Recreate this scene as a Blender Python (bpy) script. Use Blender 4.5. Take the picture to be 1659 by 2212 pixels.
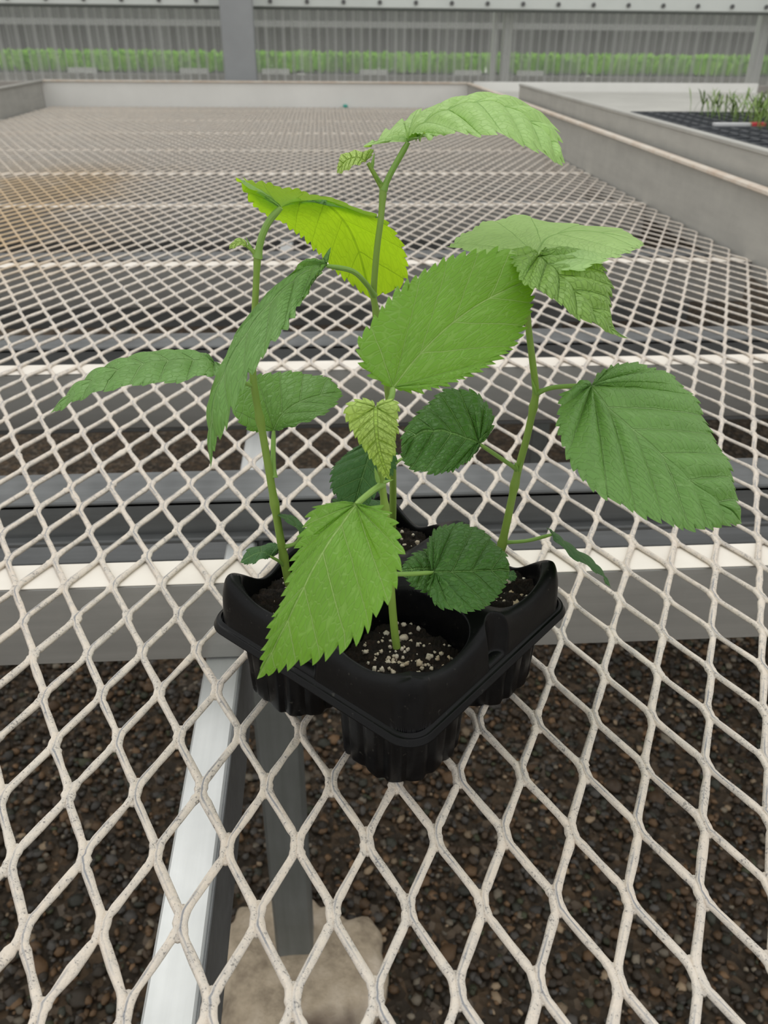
import bpy, math, random
import numpy as np
from mathutils import Vector
random.seed(7); RNG = np.random.default_rng(11)
SC = bpy.context.scene
COL = SC.collection
for o in list(bpy.data.objects): bpy.data.objects.remove(o)

# ------------------------------------------------------------------ camera
FPX = 1759.07; PITCH, YAW, ROLL = 0.53441, 0.07340, 0.01024
CAM = np.array([0.1904, -0.4086, 0.3394])
_cy, _sy, _cp, _sp = math.cos(YAW), math.sin(YAW), math.cos(PITCH), math.sin(PITCH)
FWD = np.array([_sy * _cp, _cy * _cp, -_sp])
_r = np.array([_cy, -_sy, 0.0]); _u = np.cross(_r, FWD)
RIGHT = math.cos(ROLL) * _r + math.sin(ROLL) * _u
UP = -math.sin(ROLL) * _r + math.cos(ROLL) * _u
cd = bpy.data.cameras.new('camera'); cam = bpy.data.objects.new('camera', cd); COL.objects.link(cam)
from mathutils import Matrix
cam.matrix_world = Matrix(((RIGHT[0], UP[0], -FWD[0], CAM[0]), (RIGHT[1], UP[1], -FWD[1], CAM[1]),
                           (RIGHT[2], UP[2], -FWD[2], CAM[2]), (0, 0, 0, 1)))
cd.sensor_fit = 'HORIZONTAL'; cd.sensor_width = 36; cd.lens = 36 * FPX / 1659
cd.clip_start = 0.02; cd.clip_end = 100
cd.dof.use_dof = True; cd.dof.focus_distance = 0.43; cd.dof.aperture_fstop = 22
SC.camera = cam
# ------------------------------------------------------------------ light
SC.view_settings.view_transform = 'Standard'; SC.view_settings.look = 'None'
SC.view_settings.gamma = 1; SC.view_settings.use_curve_mapping = False
SC.view_settings.exposure = 0.12
W = bpy.data.worlds.new('sky'); SC.world = W; W.use_nodes = True
nt = W.node_tree; nt.nodes.clear()
tc = nt.nodes.new('ShaderNodeTexCoord'); sx = nt.nodes.new('ShaderNodeSeparateXYZ')
cr = nt.nodes.new('ShaderNodeValToRGB'); bg = nt.nodes.new('ShaderNodeBackground'); wo = nt.nodes.new('ShaderNodeOutputWorld')
mr = nt.nodes.new('ShaderNodeMapRange'); mr.inputs[1].default_value = -1; mr.inputs[2].default_value = 1
nt.links.new(tc.outputs['Generated'], sx.inputs[0]); nt.links.new(sx.outputs['Z'], mr.inputs[0]); nt.links.new(mr.outputs[0], cr.inputs[0])
cr.color_ramp.elements[0].position = 0.46; cr.color_ramp.elements[0].color = (0.05, 0.045, 0.04, 1)
cr.color_ramp.elements[1].position = 0.50; cr.color_ramp.elements[1].color = (0.84, 0.85, 0.83, 1)
e = cr.color_ramp.elements.new(0.65); e.color = (0.86, 0.87, 0.85, 1)
e = cr.color_ramp.elements.new(1.0); e.color = (1.0, 1.0, 0.98, 1)
nt.links.new(cr.outputs[0], bg.inputs[0]); bg.inputs[1].default_value = 1.0
nt.links.new(bg.outputs[0], wo.inputs[0])
sd = bpy.data.lights.new('overcast_sun', 'SUN'); so = bpy.data.objects.new('overcast_sun', sd); COL.objects.link(so)
sd.energy = 0.7; sd.angle = math.radians(35); sd.color = (1, 0.98, 0.94)
so.rotation_euler = Vector((-0.15, 0.5, 1.0)).to_track_quat('Z', 'Y').to_euler(); so.location = (0, 0, 3)

# ------------------------------------------------------------------ helpers
def at(x, y, Y):
    d = FWD + RIGHT * ((x - 829.5) / FPX) - UP * ((y - 1106) / FPX)
    return CAM + d * ((Y - CAM[1]) / d[1])
WL = {}
def tag(o, label=None, cat=None, group=None, kind=None):
    if label: o['label'] = label
    if cat: o['category'] = cat
    if group: o['group'] = group
    if kind: o['kind'] = kind
    return o
def thing(name, loc, label, cat, group=None):
    o = bpy.data.objects.new(name, None); COL.objects.link(o); o.location = loc; o.empty_display_size = 0.02
    WL[o.name] = np.array(loc, float)
    return tag(o, label, cat, group)
def link(name, me, mat, parent=None, loc=(0, 0, 0)):
    o = bpy.data.objects.new(name, me); COL.objects.link(o)
    if mat is not None and not me.materials: me.materials.append(mat)
    if parent is not None: o.parent = parent
    o.location = loc
    WL[o.name] = (WL[parent.name] if parent is not None else np.zeros(3)) + np.array(loc, float)
    return o
def mk(name, v, f, mat, parent=None, smooth=True, uv=None, org=None):
    """v in world metres; org = origin for a top-level mesh"""
    v = np.asarray(v, float)
    base = WL[parent.name] if parent is not None else np.array(org if org is not None else (0, 0, 0), float)
    me = bpy.data.meshes.new(name)
    f = np.asarray(f) if not isinstance(f, list) else f
    if isinstance(f, np.ndarray):
        n = len(v); q = f.shape[1]
        me.vertices.add(n); me.vertices.foreach_set('co', (v - base).astype(np.float32).ravel())
        me.loops.add(f.size); me.loops.foreach_set('vertex_index', f.astype(np.int32).ravel())
        me.polygons.add(len(f)); me.polygons.foreach_set('loop_start', np.arange(0, f.size, q, dtype=np.int32))
        me.update(calc_edges=True); me.validate()
    else:
        me.from_pydata([tuple(a) for a in (v - base)], [], f)
    if uv:
        idx = np.empty(len(me.loops), np.int32); me.loops.foreach_get('vertex_index', idx)
        for nm, arr in uv.items():
            l = me.uv_layers.new(name=nm); l.data.foreach_set('uv', np.asarray(arr, np.float32)[idx].ravel())
    if smooth: me.polygons.foreach_set('use_smooth', [True] * len(me.polygons))
    me.update()
    if parent is not None: return link(name, me, mat, parent)
    return link(name, me, mat, None, tuple(base))
class MB:
    def __init__(s): s.v = []; s.f = []
    def add(s, v, f):
        n = len(s.v); s.v += [tuple(a) for a in v]; s.f += [tuple(i + n for i in q) for q in f]
    def box(s, x0, x1, y0, y1, z0, z1, c=0.0015):
        # chamfered box
        xs, ys, zs = (x0, x1), (y0, y1), (z0, z1); c = min(c, (x1 - x0) * .3, (y1 - y0) * .3, (z1 - z0) * .3)
        v = []; idx = {}
        for i in (0, 1):
            for j in (0, 1):
                for k in (0, 1):
                    sx_, sy_, sz_ = (1 - 2 * i), (1 - 2 * j), (1 - 2 * k)
                    for ax in range(3):
                        p = [xs[i], ys[j], zs[k]]
                        for b, sg in ((0, sx_), (1, sy_), (2, sz_)):
                            if b != ax: p[b] += sg * c
                        idx[(i, j, k, ax)] = len(v); v.append(p)
        f = []
        for ax in range(3):          # vertex (.., ax) lies on the face plane normal to ax
            a, b = [q for q in range(3) if q != ax]
            for side in (0, 1):
                ring = []
                for (m, n_) in ((0, 0), (1, 0), (1, 1), (0, 1)):
                    t = [0, 0, 0]; t[ax] = side; t[a] = m; t[b] = n_; ring.append(idx[(t[0], t[1], t[2], ax)])
                if (side == 0) == (ax != 1): ring = ring[::-1]
                f.append(ring)
        # edges
        for ax in range(3):
            a, b = [q for q in range(3) if q != ax]
            for m in (0, 1):
                for n_ in (0, 1):
                    t0 = [0, 0, 0]; t0[a] = m; t0[b] = n_; t1 = list(t0); t1[ax] = 1
                    f.append([idx[(*t0, a)], idx[(*t1, a)], idx[(*t1, b)], idx[(*t0, b)]])
        for i in (0, 1):
            for j in (0, 1):
                for k in (0, 1): f.append([idx[(i, j, k, 0)], idx[(i, j, k, 1)], idx[(i, j, k, 2)]])
        s.add(v, f)
    def tube(s, pts, rad, n=10, cap=True):
        pts = [np.array(p, float) for p in pts]
        if not hasattr(rad, '__len__'): rad = [rad] * len(pts)
        T = []
        for i in range(len(pts)):
            d = pts[min(i + 1, len(pts) - 1)] - pts[max(i - 1, 0)]; T.append(d / (np.linalg.norm(d) + 1e-12))
        nrm = np.cross(T[0], [0, 0, 1.0])
        if np.linalg.norm(nrm) < 1e-3: nrm = np.cross(T[0], [1.0, 0, 0])
        nrm /= np.linalg.norm(nrm); v = []
        for p, t, r in zip(pts, T, rad):
            nrm = nrm - t * np.dot(nrm, t); nrm /= np.linalg.norm(nrm); b = np.cross(t, nrm)
            for k in range(n):
                a = 2 * math.pi * k / n; v.append(p + r * (math.cos(a) * nrm + math.sin(a) * b))
        f = [(i * n + k, i * n + (k + 1) % n, (i + 1) * n + (k + 1) % n, (i + 1) * n + k) for i in range(len(pts) - 1) for k in range(n)]
        if cap: f += [tuple(range(n))[::-1], tuple((len(pts) - 1) * n + k for k in range(n))]
        s.add(v, f)
    def build(s, name, mat, parent=None, smooth=True, org=None):
        o = mk(name, s.v, s.f, mat, parent, smooth, org=org)
        if smooth: o.data.set_sharp_from_angle(angle=math.radians(40))
        import bmesh
        bm = bmesh.new(); bm.from_mesh(o.data); bmesh.ops.recalc_face_normals(bm, faces=bm.faces); bm.to_mesh(o.data); bm.free()
        return o
def spline(P, n, closed=False):
    """arc-length resampled Catmull-Rom"""
    P = np.asarray(P, float)
    if len(P) == 2: return P[0] + (P[1] - P[0]) * np.linspace(0, 1, n)[:, None]
    Q = np.vstack([2 * P[0] - P[1], P, 2 * P[-1] - P[-2]]); out = []
    for i in range(1, len(Q) - 2):
        p0, p1, p2, p3 = Q[i - 1:i + 3]
        t = np.linspace(0, 1, 24, endpoint=False)[:, None]
        out.append(.5 * ((2 * p1) + (p2 - p0) * t + (2 * p0 - 5 * p1 + 4 * p2 - p3) * t ** 2 + (3 * p1 - p0 - 3 * p2 + p3) * t ** 3))
    out = np.vstack(out + [P[-1:]]); d = np.r_[0, np.cumsum(np.linalg.norm(np.diff(out, axis=0), axis=1))]
    u = (np.linspace(0, 1, n) if np.isscalar(n) else np.asarray(n)) * d[-1]
    return np.stack([np.interp(u, d, out[:, k]) for k in range(3)], 1)

# ------------------------------------------------------------------ materials
class N:
    def __init__(s, name):
        s.m = bpy.data.materials.new(name); s.m.use_nodes = True; s.t = s.m.node_tree
        s.b = s.t.nodes['Principled BSDF']; s.o = s.t.nodes['Material Output']
    def n(s, typ, ins=None, **kw):
        x = s.t.nodes.new(typ)
        for k, v in kw.items(): setattr(x, k, v)
        for k, v in (ins or {}).items(): s.set(x.inputs[k], v)
        return x
    def set(s, sock, v):
        if isinstance(v, bpy.types.NodeSocket): s.t.links.new(v, sock)
        elif isinstance(v, bpy.types.Node): s.t.links.new(v.outputs[0], sock)
        else: sock.default_value = v
    def math(s, op, a, b=0.0, c=0.0):
        x = s.n('ShaderNodeMath', operation=op); s.set(x.inputs[0], a); s.set(x.inputs[1], b); s.set(x.inputs[2], c); return x.outputs[0]
    def mix(s, f, a, b):
        x = s.n('ShaderNodeMix', data_type='RGBA'); s.set(x.inputs[0], f); s.set(x.inputs[6], a); s.set(x.inputs[7], b); return x.outputs[2]
    def ramp(s, f, stops, interp='LINEAR'):
        x = s.n('ShaderNodeValToRGB'); s.set(x.inputs[0], f); r = x.color_ramp; r.interpolation = interp
        while len(r.elements) < len(stops): r.elements.new(0.5)
        for e_, (p, c) in zip(r.elements, stops):
            e_.position = p; e_.color = (c, c, c, 1) if not hasattr(c, '__len__') else (*c, 1)
        return x.outputs[0]
    def noise(s, scale, detail=4, rough=.55, vec=None, dist=0.0):
        x = s.n('ShaderNodeTexNoise', {'Scale': scale, 'Detail': detail, 'Roughness': rough, 'Distortion': dist})
        s.set(x.inputs['Vector'], vec if vec is not None else s.obj()); return x.outputs[0]
    def obj(s):
        if not hasattr(s, '_o'): s._o = s.n('ShaderNodeTexCoord').outputs['Object']
        return s._o
    def bump(s, h, strength=.3, dist=.001):
        x = s.n('ShaderNodeBump', {'Strength': strength, 'Distance': dist, 'Height': h}); s.set(s.b.inputs['Normal'], x); return x
    def P(s, **kw):
        for k, v in kw.items():
            s.set(s.b.inputs[k.replace('_', ' ')], v)
        return s
def C4(r, g, b): return (r, g, b, 1)

def mat_wire():
    m = N('coated_expanded_metal')
    n1 = m.noise(170, 6, .72); n2 = m.noise(850, 4, .65); n3 = m.noise(9, 4, .6)
    base = m.mix(n3, C4(.76, .65, .54), C4(.77, .715, .64))
    worn = m.ramp(n1, [(.44, 0), (.58, 1)])
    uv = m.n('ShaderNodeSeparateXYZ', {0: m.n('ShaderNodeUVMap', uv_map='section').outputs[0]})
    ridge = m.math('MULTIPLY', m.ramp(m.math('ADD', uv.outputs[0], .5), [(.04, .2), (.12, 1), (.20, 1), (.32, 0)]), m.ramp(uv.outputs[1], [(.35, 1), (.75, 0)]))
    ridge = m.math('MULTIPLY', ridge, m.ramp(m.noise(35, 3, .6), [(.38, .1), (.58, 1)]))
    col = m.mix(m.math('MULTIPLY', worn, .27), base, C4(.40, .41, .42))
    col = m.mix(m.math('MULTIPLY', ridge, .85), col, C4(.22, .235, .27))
    speck = m.ramp(m.math('MULTIPLY_ADD', n1, .35, m.math('MULTIPLY', n2, .65)), [(.565, 0), (.60, 1)])
    col = m.mix(m.math('MULTIPLY', speck, .7), col, C4(.16, .15, .15))
    # brown-yellow mineral stains on the left of the bench
    sep = m.n('ShaderNodeSeparateXYZ', {0: m.obj()})
    big = m.noise(1.9, 4, .6)
    sx_ = m.ramp(m.math('MULTIPLY_ADD', sep.outputs[0], -1.0, 0.0), [(.02, 0), (.3, 1)])
    sy_ = m.ramp(m.math('MULTIPLY_ADD', sep.outputs[1], .4, .72), [(.30, 0), (.42, 1), (.75, 1), (.92, 0)])
    st = m.math('MULTIPLY', m.math('MULTIPLY', sx_, sy_), m.ramp(big, [(.40, 0), (.56, 1)]))
    col = m.mix(m.math('MULTIPLY', st, .75), col, C4(.60, .42, .22))
    m.P(Base_Color=col, Roughness=.75, Specular_IOR_Level=.25)
    m.bump(m.math('ADD', n1, m.math('MULTIPLY', n2, .6)), .9, .0009)
    return m.m
def mat_metal(name, a, b, rough=.5, metallic=.6, stretch=(40, 2, 40), bump=.1):
    m = N(name)
    mp = m.n('ShaderNodeMapping', {'Scale': stretch}); m.set(mp.inputs[0], m.obj())
    n1 = m.noise(3, 5, .6, mp.outputs[0]); n2 = m.noise(14, 5, .65)
    f = m.ramp(m.math('MULTIPLY', m.math('ADD', n1, n2), .5), [(.35, 0), (.65, 1)])
    m.P(Base_Color=m.mix(f, C4(*a), C4(*b)), Roughness=m.math('MULTIPLY_ADD', n2, .2, rough - .1), Metallic=metallic)
    m.bump(n2, bump, .0005)
    return m.m
def mat_plain(name, a, b=None, rough=.6, scale=8, spec=.4, bump=0, bdist=.001, metallic=0.0):
    m = N(name); n1 = m.noise(scale, 5, .6)
    m.P(Base_Color=m.mix(m.ramp(n1, [(.35, 0), (.65, 1)]), C4(*a), C4(*(b or a))), Roughness=rough, Specular_IOR_Level=spec, Metallic=metallic)
    if bump: m.bump(m.noise(scale * 6, 5, .7), bump, bdist)
    return m.m
def mat_leaf(name, top, vein, under, quilt=1.0, transl=.38, rough=.42):
    m = N(name)
    uv = m.n('ShaderNodeUVMap', uv_map='vein'); uv2 = m.n('ShaderNodeUVMap', uv_map='span')
    s1 = m.n('ShaderNodeSeparateXYZ', {0: uv.outputs[0]}); s2 = m.n('ShaderNodeSeparateXYZ', {0: uv2.outputs[0]})
    phi, dist = s1.outputs[0], s1.outputs[1]; sp, frac = s2.outputs[0], s2.outputs[1]   # metres in 'dist' and 'sp'
    wob = m.noise(90, 2, .5)
    phi2 = m.math('ADD', phi, m.math('MULTIPLY', m.math('SUBTRACT', wob, .5), .10))
    d = m.math('MULTIPLY', m.math('ABSOLUTE', m.math('SUBTRACT', phi2, m.math('ROUND', phi2))), sp)
    w = m.math('MULTIPLY_ADD', frac, -.00028, .00062)
    lat = m.n('ShaderNodeMapRange', {0: d, 1: m.math('MULTIPLY', w, .35), 2: w, 3: 1.0, 4: 0.0}, interpolation_type='SMOOTHSTEP').outputs[0]
    midr = m.n('ShaderNodeMapRange', {0: dist, 1: .0004, 2: .0011, 3: 1.0, 4: 0.0}, interpolation_type='SMOOTHSTEP').outputs[0]
    main = m.math('MAXIMUM', lat, midr)
    # fine net veins
    cv = m.n('ShaderNodeCombineXYZ', {0: m.math('MULTIPLY', phi2, 3.0), 1: m.math('MULTIPLY', dist, 330.0), 2: 0.0})
    vo = m.n('ShaderNodeTexVoronoi', {'Vector': cv.outputs[0], 'Scale': 1.0, 'Randomness': .75}, feature='DISTANCE_TO_EDGE')
    net = m.n('ShaderNodeMapRange', {0: vo.outputs['Distance'], 1: 0.0, 2: .11, 3: 1.0, 4: 0.0}, interpolation_type='SMOOTHSTEP').outputs[0]
    n1 = m.noise(38, 4, .6); n2 = m.noise(900, 3, .6)
    t2 = tuple(c * .80 for c in top)
    col = m.mix(m.ramp(n1, [(.3, 0), (.7, 1)]), C4(*top), C4(*t2))
    col = m.mix(m.math('MULTIPLY', net, .25), col, C4(*vein))
    col = m.mix(m.math('MULTIPLY', main, .8), col, C4(*vein))
    geo = m.n('ShaderNodeNewGeometry')
    colu = m.mix(m.math('MULTIPLY', main, .5), C4(*under), C4(*[c * .55 for c in under]))
    h = m.math('ADD', m.math('MULTIPLY', main, -1.0), m.math('MULTIPLY_ADD', net, -.28, m.math('MULTIPLY', n2, .06)))
    m.P(Base_Color=m.mix(geo.outputs['Backfacing'], col, colu), Roughness=m.math('MULTIPLY_ADD', n1, .15, rough - .07), Specular_IOR_Level=.38)
    b = m.bump(h, .8 * quilt, .0012)
    tr = m.n('ShaderNodeBsdfTranslucent', {'Color': m.mix(m.math('MULTIPLY', m.math('ADD', main, m.math('MULTIPLY', net, .35)), .45), C4(*[min(1, c) for c in (under[0] * 1.5, under[1] * 1.45, under[2] * .45)]), C4(under[0] * .5, under[1] * .6, under[2] * .2)), 'Normal': b.outputs[0]})
    ms = m.n('ShaderNodeMixShader', {0: transl, 1: m.b.outputs[0], 2: tr.outputs[0]}); m.set(m.o.inputs[0], ms.outputs[0])
    return m.m
def mat_stem(name, a, b):
    m = N(name); n1 = m.noise(60, 3, .5)
    m.P(Base_Color=m.mix(n1, C4(*a), C4(*b)), Roughness=.45, Subsurface_Weight=.15, Subsurface_Radius=(.002, .003, .001), Subsurface_Scale=1.0)
    m.bump(m.noise(700, 3, .6), .15, .0003); return m.m
M = {}
M['wire'] = mat_wire()
M['cream'] = mat_plain('cream_powder_coat', (.83, .78, .71), (.74, .69, .62), .55, 14, .3)
M['alu'] = mat_metal('dull_aluminium', (.50, .495, .48), (.40, .395, .385), .40, .55, (2, 40, 40))
M['alu_bright'] = mat_metal('bright_aluminium', (.78, .80, .80), (.66, .68, .68), .4, .25, (40, 1, 40), .05)
M['alu_shaded'] = mat_metal('shaded_beam_metal', (.15, .155, .16), (.22, .23, .235), .55, .3, (2, 30, 30))  # shade under the bench is put into this darker beam colour
M['leg'] = mat_metal('galvanised_leg', (.15, .16, .15), (.21, .22, .215), .55, .4, (30, 30, 2))
M['rail'] = mat_metal('rail_sheet', (.50, .49, .455), (.41, .40, .375), .5, .2, (2, 2, 20))
M['rail_far'] = mat_plain('light_rail', (.86, .85, .82), (.78, .77, .74), .5, 3)
M['lip'] = mat_plain('worn_rail_lip', (.74, .68, .60), (.62, .50, .40), .5, 22)
M['dark'] = mat_plain('black_bracket', (.03, .032, .036), None, .5)

# ------------------------------------------------------------------ setting: ground
GZ = -0.89
def gravel_ground():
    m = N('gravel_ground'); vo = m.n('ShaderNodeTexVoronoi', {'Scale': 75.0, 'Vector': m.obj()})
    col = m.ramp(m.n('ShaderNodeSeparateColor', {0: vo.outputs['Color']}).outputs[0], [(0, (.030, .022, .014)), (.5, (.065, .046, .028)), (.8, (.11, .07, .038)), (1, (.16, .13, .10))])
    m.P(Base_Color=col, Roughness=.8); m.bump(vo.outputs['Distance'], .8, .01)
    nx, ny = 80, 120
    X, Y = np.meshgrid(np.linspace(-30, 30, nx), np.linspace(-30, 40, ny))
    v = np.stack([X.ravel(), Y.ravel(), np.full(X.size, GZ - .006)], 1)
    i = (np.arange(ny - 1)[:, None] * nx + np.arange(nx - 1)[None]).ravel()
    o = mk('floor', v, np.stack([i, i + 1, i + nx + 1, i + nx], 1), m.m); tag(o, 'dark wet gravel floor under the benches', None, None, 'structure')
gravel_ground()
def reflector():  # unseen pale slab, added to bounce light onto the crossbar faces
    r = MB(); r.box(-3, 4, -3, -1.15, GZ - .02, GZ + .02, .004)
    o = r.build('reflector_slab', mat_plain('pale_reflector', (.60, .59, .56), (.50, .49, .46), .8, 3)); tag(o, 'added unseen pale walkway in front of the bench', None, None, 'structure')
reflector()
def gravel():
    import bmesh
    bm = bmesh.new(); bmesh.ops.create_icosphere(bm, subdivisions=1, radius=1)
    bv = np.array([v.co[:] for v in bm.verts]); bf = np.array([[v.index for v in f.verts] for f in bm.faces]); bm.free()
    n = 23000
    P = np.stack([RNG.uniform(-.80, 1.40, n), RNG.uniform(.02, 1.6, n), np.full(n, GZ)], 1)
    r = .0035 + .006 * RNG.random(n) ** 1.7
    big = RNG.random(n) < .03; r[big] *= 1.7
    sc = r[:, None] * RNG.uniform(.65, 1.35, (n, 3)) * np.array([1, 1, .7])
    th = RNG.uniform(0, 6.28, n); c, s = np.cos(th)[:, None], np.sin(th)[:, None]
    V = bv[None] * sc[:, None] * (1 + .16 * RNG.standard_normal((n, len(bv), 1)))
    V = np.stack([V[..., 0] * c - V[..., 1] * s, V[..., 0] * s + V[..., 1] * c, V[..., 2]], -1) + P[:, None]
    F = (bf[None] + (np.arange(n) * len(bv))[:, None, None]).reshape(-1, 3)
    pal = np.array([(.022, .016, .010), (.050, .031, .017), (.10, .055, .024), (.15, .085, .04), (.06, .055, .05), (.16, .135, .10), (.030, .033, .024), (.26, .19, .12), (.035, .042, .018)])
    pr = np.array([.24, .2, .14, .07, .12, .06, .1, .03, .04]); pr /= pr.sum()
    ci = RNG.choice(len(pal), n, p=pr)
    m = N('gravel_stones'); at_ = m.n('ShaderNodeAttribute', attribute_name='tint')
    n1 = m.noise(160, 3, .6)
    m.P(Base_Color=m.mix(m.math('MULTIPLY', n1, .5), at_.outputs['Color'], C4(.05, .04, .03)), Roughness=.55, Specular_IOR_Level=.4)
    o = mk('gravel', V.reshape(-1, 3), F, m.m)
    a = o.data.color_attributes.new('tint', 'FLOAT_COLOR', 'POINT')
    cc = np.ones((n, len(bv), 4), np.float32); cc[..., :3] = (pal[ci] * RNG.uniform(.75, 1.75, (n, 1)))[:, None]
    a.data.foreach_set('color', cc.ravel())
    tag(o, 'loose brown and grey pea gravel covering the ground under the bench', 'gravel', None, 'stuff')
gravel()

# ------------------------------------------------------------------ benches
S = 0.0338; LW = S * 2.1957; HR = LW / 2
def wires(k0, k1, j0, j1, pp, prof_n, z=0.0, x_off=0.0, y_off=0.0):
    """zig-zag strands of expanded metal: strand k runs along Y between bond columns k and k+1; rows j0..j1"""
    w, t, off, tilt = .0040, .0030, .00120, math.radians(27)
    ks = np.arange(k0, k1); js = np.arange(j0, j1)
    p = (np.array([0, .06, .12, .17, .24, .5, .76, .83, .88, .94]) if pp >= 10 else np.array([0, .13, .3, .7, .87]))
    yy = (js[:, None] + p[None]).ravel(); yy = np.r_[yy, j1]
    ph = yy % 2.0   # position within a period, rows at 0 and 1
    tri = lambda q: np.clip((1 - np.abs(((q) % 2) - 1) - .13) / .74, 0, 1)
    sm = np.mean([tri(ph + e_) for e_ in np.linspace(-.07, .07, 9)], 0)
    smd = np.gradient(sm, yy)
    par = (ks % 2)[:, None]
    # rows with parity k touch column k
    s_ = np.where(par == 0, sm[None], 1 - sm[None]); ds = np.where(par == 0, smd[None], -smd[None])
    x = ks[:, None] * S / 2 + off + (S / 2 - 2 * off) * s_
    dx = (S / 2 - 2 * off) * ds / HR
    tl = np.sqrt(1 + dx ** 2); nx, ny = 1 / tl, -dx / tl          # horizontal normal of the path
    # profile
    if prof_n == 8:
        pr = [(-.5, .26), (-.36, .5), (.36, .5), (.5, .30), (.5, -.3), (.36, -.5), (-.36, -.5), (-.5, -.3)]
    else: pr = [(-.46, .42), (.46, .42), (.46, -.42), (-.46, -.42)]
    ca, sa = math.cos(tilt), math.sin(tilt); V = []
    Y = np.broadcast_to(yy[None] * HR, x.shape)
    wv = 1 + .10 * RNG.standard_normal(x.shape)
    if prof_n == 8:
        wv = wv + np.where(RNG.random(x.shape) < .02, .45, 0)
    for a, b in pr:
        lx, lz = a * w * wv, b * t
        hx = lx * ca + lz * sa; hz = -lx * sa + lz * ca
        jx = .00009 * RNG.standard_normal(x.shape) if prof_n == 8 else 0
        V.append(np.stack([x + hx * nx + jx + x_off, Y + hx * ny + y_off, hz + z - .0016 + jx], -1))
    V = np.stack(V, 2)      # k, yy, prof, 3
    K, Yn, Pn = V.shape[:3]
    i = (np.arange(K)[:, None, None] * Yn * Pn + np.arange(Yn - 1)[None, :, None] * Pn + np.arange(Pn)[None, None])
    i2 = (np.arange(K)[:, None, None] * Yn * Pn + np.arange(Yn - 1)[None, :, None] * Pn + ((np.arange(Pn) + 1) % Pn)[None, None])
    F = np.stack([i, i2, i2 + Pn, i + Pn], -1).reshape(-1, 4)
    uvs = np.broadcast_to(np.array([a for a, b in pr])[None, None, :, None] * np.array([1, 0.]) + np.array([0, 1.]) * s_[:, :, None, None], (K, Yn, Pn, 2)).reshape(-1, 2)
    WUV.append(uvs)
    return V.reshape(-1, 3), F
WUV = []
def webs(k0, k1, j0, j1):
    """thin fillets in the crotches at both ends of every bond"""
    c, j = np.meshgrid(np.arange(k0, k1), np.arange(j0, j1), indexing='ij'); ok = ((c + j) % 2 == 0)
    P = np.stack([c[ok] * S / 2, j[ok] * HR, np.zeros(ok.sum())], 1); n = len(P)
    o = np.array([(0, -7.9), (2.2, -7.3), (2.2, 7.3), (0, 7.9), (-2.2, 7.3), (-2.2, -7.3)]) / 1000
    v = np.vstack([np.c_[o, np.full(6, -.0009)], np.c_[o, np.full(6, -.0026)]])
    f = np.array([(0, 1, 2, 5), (2, 3, 4, 5), (11, 8, 7, 6), (11, 10, 9, 8)] + [(i + 6, (i + 1) % 6 + 6, (i + 1) % 6, i) for i in range(6)])
    V = P[:, None] + v[None] * RNG.uniform(.85, 1.15, (n, 1, 1)); F = (f[None] + (np.arange(n) * 12)[:, None, None]).reshape(-1, 4)
    WUV.append(np.tile([.5, 1.0], (n * 12, 1))); return V.reshape(-1, 3), F
def join(parts):
    V, F, n = [], [], 0
    for v, f in parts: V.append(v); F.append(f + n); n += len(v)
    return np.vstack(V), np.vstack(F)

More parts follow.
